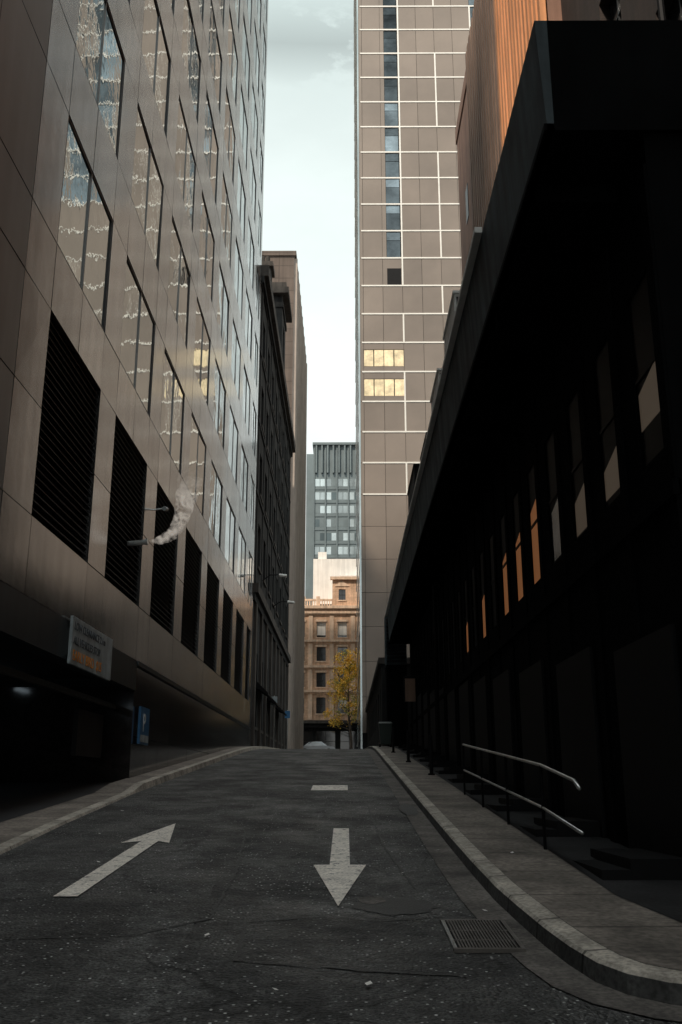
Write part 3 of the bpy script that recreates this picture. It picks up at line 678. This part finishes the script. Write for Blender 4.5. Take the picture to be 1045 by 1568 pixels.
facade(mb,P,-1.8,12,23.35+H,27.0+H,[(-0.95,0.0),(2,2.9)],[(24.2+H,25.7+H)],'sand','glassdark',0.3,'frame',(1,1),'sandtrim')
mb.quad((-1.8,SY,23.35+H),(-1.8,SY+10,23.35+H),(-1.8,SY+10,27+H),(-1.8,SY,27+H),'sand')
mb.pbox(P,-2.1,12,27+H,27.4+H,-.4,.2,'sandtrim')
mb.poly([P(-1.6,26.1+H,-.1),P(.6,26.1+H,-.1),P(-.5,26.9+H,-.1)],'sandtrim')
for i in range(8):
    u=(wc[i][0]+wc[i][1])/2+1.42; mb.pbox(P,u-.28,u+.28,8.2+H,22.0+H,-.14,.05,'sandtrim')
for (a,b) in wc:
    c=(a+b)/2; r=(b-a)/2+.2
    for i in range(8):
        t0=math.pi*i/8;t1=math.pi*(i+1)/8
        mb.poly([P(c+math.cos(t)*rr,11.1+H-.1+math.sin(t)*rr*.75,-.12) for t,rr in ((t0,r),(t1,r),(t1,r-.25),(t0,r-.25))],'sand')
for r_ in ((12.45,14.35),(15.9,17.8),(19.1,21.2)):
    for (a,b) in wc: mb.pbox(P,a-.15,b+.15,r_[1]+H+.003,r_[1]+H+.28,-.145,.02,'sandtrim')
mb.build('cornices_and_pilasters',sb); mb=MB()
for (i,r) in ((3,3),(4,3),(2,2),(4,0)):
    a,b=wc[i]; rr=((9.0,11.1),(12.45,14.35),(15.9,17.8),(19.1,21.2))[r]
    mb.pbox(P,a+.05,b-.05,rr[0]+H+.9-.6*(r==3),rr[1]+H,.27,.295,'whitewall')
mb.build('window_glow_panes',sb); mb=MB()
mb.pbox(P,-14,12,7.7+H,8.1+H,-.5,.1,'old2')
facade(mb,PY(SY+.2),-14,12,zb,7.7+H,[(-13.5+3.2*i,-11+3.2*i) for i in range(8)],[(5.6,8.3)],'old','glassdark',.3)
mb.pbox(P,-14,12,8.6,8.75,-2.2,.0,'blackm')
mb.build('shopfront',sb)
wb=empty('white_building'); mb=MB()
facade(mb,PY(141),-4.9,9,5,33.0+H,[(-3.9,-1.6)],[(26.5,27.6),(22,24)],'whitewall','glassdark',.3,'frame',(2,0))
body(mb,-4.9,9,141,155,5,33.0+H,'whitewall','S'); mb.box(-4.2,-2.9,141.5,143,33+H,34.2+H,'whitewall')
mb.box(-1.2,9,139.0,140.9,5,30+H,'whitewall')
for u in (-.4,1.2,2.8): mb.box(u,u+.8,138.95,139.01,28.2+H,29.4+H,'glassdark')
mb.box(-12,-4.93,142,155,5,27.3+H,'bluegrey'); mb.build('walls',wb)
bg=empty('blue_grey_office'); BY=178.0; mb=MB(); P=PY(BY)
x0,x1,top=-6.3,14,66.3
body(mb,x0,x1,BY,BY+20,0,top,'bluegrey')
for r in range(21):
    z0=5+2.75*r
    if z0>59: break
    for c in range(9):
        u=x0+.3+2.25*c
        for s in (0,1.0):
            k=random.choice(['paleglass','paleglass','bluegrey2','paleglass','paleglass','bluegrey'])
            mb.pbox(P,u+s+.08,u+s+.95,z0+.6,z0+2.1,-.02,.05,k)
    mb.pbox(P,x0,x1,z0-.1,z0+.15,-.12,.02,'bluegrey')
c=x0
while c<x1: mb.pbox(P,c,c+.28,0,top,-.3,.02,'bluegrey'); c+=2.25
c=x0+.4
while c<x1: mb.pbox(P,c,c+.3,60.5,top-.01,-.6,.0,'bluegrey'); c+=1.125
mb.box(x0-.2,x1,BY-.7,BY+20,top,top+.5,'bluegrey')
mb.box(-8.6,-5.6,BY+21,BY+35,0,72,'bluegrey')
mb.build('walls',bg)
# tree
random.seed(11)
tr=empty('plane_tree'); tx,ty=0.1,119.5; tz=zG(119)
mb=MB(); mb.tube([(tx+.6,ty,tz),(tx+.55,ty,tz+2),(tx+.3,ty,tz+4.5),(tx+.2,ty,tz+7),(tx+.3,ty,tz+9.5)],.2,'trunk',8,[.2,.16,.13,.09,.04])
tips=[]
for i in range(22):
    z=tz+3.0+i*.38; an=random.uniform(0,6.28); l=random.uniform(1.6,3.1)*(1-max(0,i-7)/22)
    p0=Vector((tx+.3,ty,z)); p1=p0+Vector((math.cos(an)*l*.6,math.sin(an)*l*.6,.6)); p2=p0+Vector((math.cos(an)*l,math.sin(an)*l,1.1+random.random()*.6))
    mb.tube([p0,p1,p2],.05,'trunk',5,[.06,.035,.015]); tips+=[p1,p2]
mb.build('trunk_and_limbs',tr)
M['leafy']=mat('leaves_autumn_yellow',(0.85,0.56,0.09),0.7,0,(1,0.2),island=0.35)
M['leafg']=mat('leaves_green',(0.36,0.34,0.06),0.7,0,(1,0.2),island=0.35)
mb=MB()
for t in tips:
    for c in range(4):
        cc=t+Vector((random.gauss(0,.5),random.gauss(0,.5),random.gauss(0,.45))); k='leafy' if random.random()<.78 else 'leafg'
        for _ in range(30):
            p=cc+Vector((random.gauss(0,.24),random.gauss(0,.24),random.gauss(0,.2))); a=Vector((random.gauss(0,1),random.gauss(0,1),random.gauss(0,1))).normalized()*.11; b=a.cross(Vector((random.random(),random.random(),1))).normalized()*.08
            mb.quad(p-a,p-b,p+a,p+b,k)
mb.build('foliage',tr)
car=empty('parked_car'); cy=116.0; cz=zG(116)+.006; cx=-3.4
prof=[(-2.2,.35),(-2.22,.7),(-2.05,.88),(-1.55,.95),(-0.95,1.38),(-.2,1.46),(.55,1.42),(1.2,.98),(1.95,.85),(2.18,.65),(2.2,.35)]
mb=MB(); n=len(prof)
def cp(p,s): 
    w=.88 if p[1]<1 else .68
    return (cx+p[0],cy+s*w,cz+p[1])
mb.poly([cp(p,-1) for p in prof],'carpaint'); mb.poly([cp(p,1) for p in prof][::-1],'carpaint')
for i in range(n):
    a,b=prof[i],prof[(i+1)%n]; mb.quad(cp(a,-1),cp(b,-1),cp(b,1),cp(a,1),'glassdark' if (i in (3,6)) else 'carpaint')
mb.quad((cx-1.3,cy-.86,cz+.99),(cx+1.0,cy-.86,cz+.99),(cx+.5,cy-.72,cz+1.35),(cx-.85,cy-.72,cz+1.35),'glassdark')
mb.build('body',car); mb=MB()
for xx in (-1.4,1.4):
    for s in (-1,1): mb.tube([(cx+xx,cy+s*.7,cz+.33),(cx+xx,cy+s*.92,cz+.33)],.33,'rubber',18)
mb.build('wheels',car)
for (x,y,h,k) in ((-4.45,60,3.2,'signwhite'),(-4.45,74,3.0,'signblue')):
    e=empty('traffic_sign'); mb=MB(); z=zG(y)+.1; mb.tube([(x,y,z),(x,y,z+h)],.035,'galv'); mb.box(x-.2,x+.2,y-.06,y-.04,z+h-.6,z+h-.05,k); mb.build('post_and_plate',e)

# ---------------------------------------------------------------- light
az=math.radians(25); el=math.radians(50)
d=Vector((math.sin(az)*math.cos(el),math.cos(az)*math.cos(el),-math.sin(el)))
sl=bpy.data.lights.new('sun','SUN'); sl.energy=3.4; sl.angle=math.radians(4); sl.color=(1,.87,.72)
so=bpy.data.objects.new('sun',sl); sc.collection.objects.link(so); so.rotation_euler=d.to_track_quat('-Z','Y').to_euler(); so.location=(-20,-40,60)
w=bpy.data.worlds.new('World'); sc.world=w; w.use_nodes=True; nt=w.node_tree;N=nt.nodes;L=nt.links
bgn=N['Background']; bgn.inputs['Strength'].default_value=0.1
sky=N.new('ShaderNodeTexSky'); sky.sky_type='NISHITA'; sky.sun_disc=False; sky.sun_elevation=el; sky.sun_rotation=math.radians(205)
tc=N.new('ShaderNodeTexCoord'); sp=N.new('ShaderNodeSeparateXYZ'); L.new(tc.outputs['Generated'],sp.inputs[0])
ramp=N.new('ShaderNodeValToRGB'); cr=ramp.color_ramp; cr.elements[0].position=0.0; cr.elements[0].color=(.82,.83,.81,1); cr.elements[1].position=1.0; cr.elements[1].color=(.97,1,1,1)
for p,c in ((.42,(.76,.82,.80,1)),(.58,(.68,.755,.73,1)),(.70,(.54,.625,.605,1)),(.80,(.60,.67,.68,1))):
    e=cr.elements.new(p); e.color=c
L.new(sp.outputs[2],ramp.inputs[0])
zb_=N.new('ShaderNodeMapRange'); zb_.inputs[1].default_value=.76; zb_.inputs[2].default_value=.95; zb_.inputs[3].default_value=14; zb_.inputs[4].default_value=25; L.new(sp.outputs[2],zb_.inputs[0])
def cloud(scale,zs,loc,a,b,c,dd,det=7):
    mp=N.new('ShaderNodeMapping'); mp.inputs['Scale'].default_value=(1,1,zs); mp.inputs['Location'].default_value=loc; L.new(tc.outputs['Generated'],mp.inputs[0])
    cn=N.new('ShaderNodeTexNoise'); cn.inputs['Scale'].default_value=scale; cn.inputs['Detail'].default_value=det; cn.inputs['Roughness'].default_value=.6; L.new(mp.outputs[0],cn.inputs['Vector'])
    cm=N.new('ShaderNodeMapRange'); cm.inputs[1].default_value=a; cm.inputs[2].default_value=b; cm.inputs[3].default_value=c; cm.inputs[4].default_value=dd; L.new(cn.outputs['Fac'],cm.inputs[0]); return cm.outputs[0]
def mth(o,a,b):
    k=N.new('ShaderNodeMath'); k.operation=o
    for i,v in enumerate((a,b)):
        if isinstance(v,(int,float)): k.inputs[i].default_value=v
        else: L.new(v,k.inputs[i])
    return k.outputs[0]
c1=cloud(3.2,2.2,(.35,0,.1),.42,.62,.97,1.03)
wisp=cloud(10,2.6,(.2,.4,.15),.46,.52,0,1,8)
band=mth('SUBTRACT',1.0,mth('MINIMUM',1.0,mth('MULTIPLY',mth('ABSOLUTE',mth('SUBTRACT',sp.outputs[2],.672),0),34)))
wd=mth('SUBTRACT',1.0,mth('MULTIPLY',mth('MULTIPLY',wisp,band),.30))
mu=mth('MULTIPLY',mth('MULTIPLY',zb_.outputs[0],c1),wd)
scv=N.new('ShaderNodeVectorMath'); scv.operation='SCALE'; L.new(ramp.outputs[0],scv.inputs[0]); L.new(mu,scv.inputs['Scale'])
mx=N.new('ShaderNodeMix'); mx.data_type='RGBA'; mx.inputs[0].default_value=.93; L.new(sky.outputs[0],mx.inputs[6]); L.new(scv.outputs[0],mx.inputs[7]); L.new(mx.outputs[2],bgn.inputs['Color'])
# ---------------------------------------------------------------- camera
cam=bpy.data.cameras.new('camera'); co=bpy.data.objects.new('camera',cam); sc.collection.objects.link(co); sc.camera=co
cam.sensor_fit='VERTICAL'; cam.sensor_height=36; cam.sensor_width=24; cam.lens=1454/1568*36; cam.clip_end=2000; cam.clip_start=.1
co.location=(0,0,H); co.rotation_euler=(math.radians(106),0,math.radians(.28))
sc.view_settings.view_transform='Standard'; sc.view_settings.look='None'; sc.view_settings.exposure=0
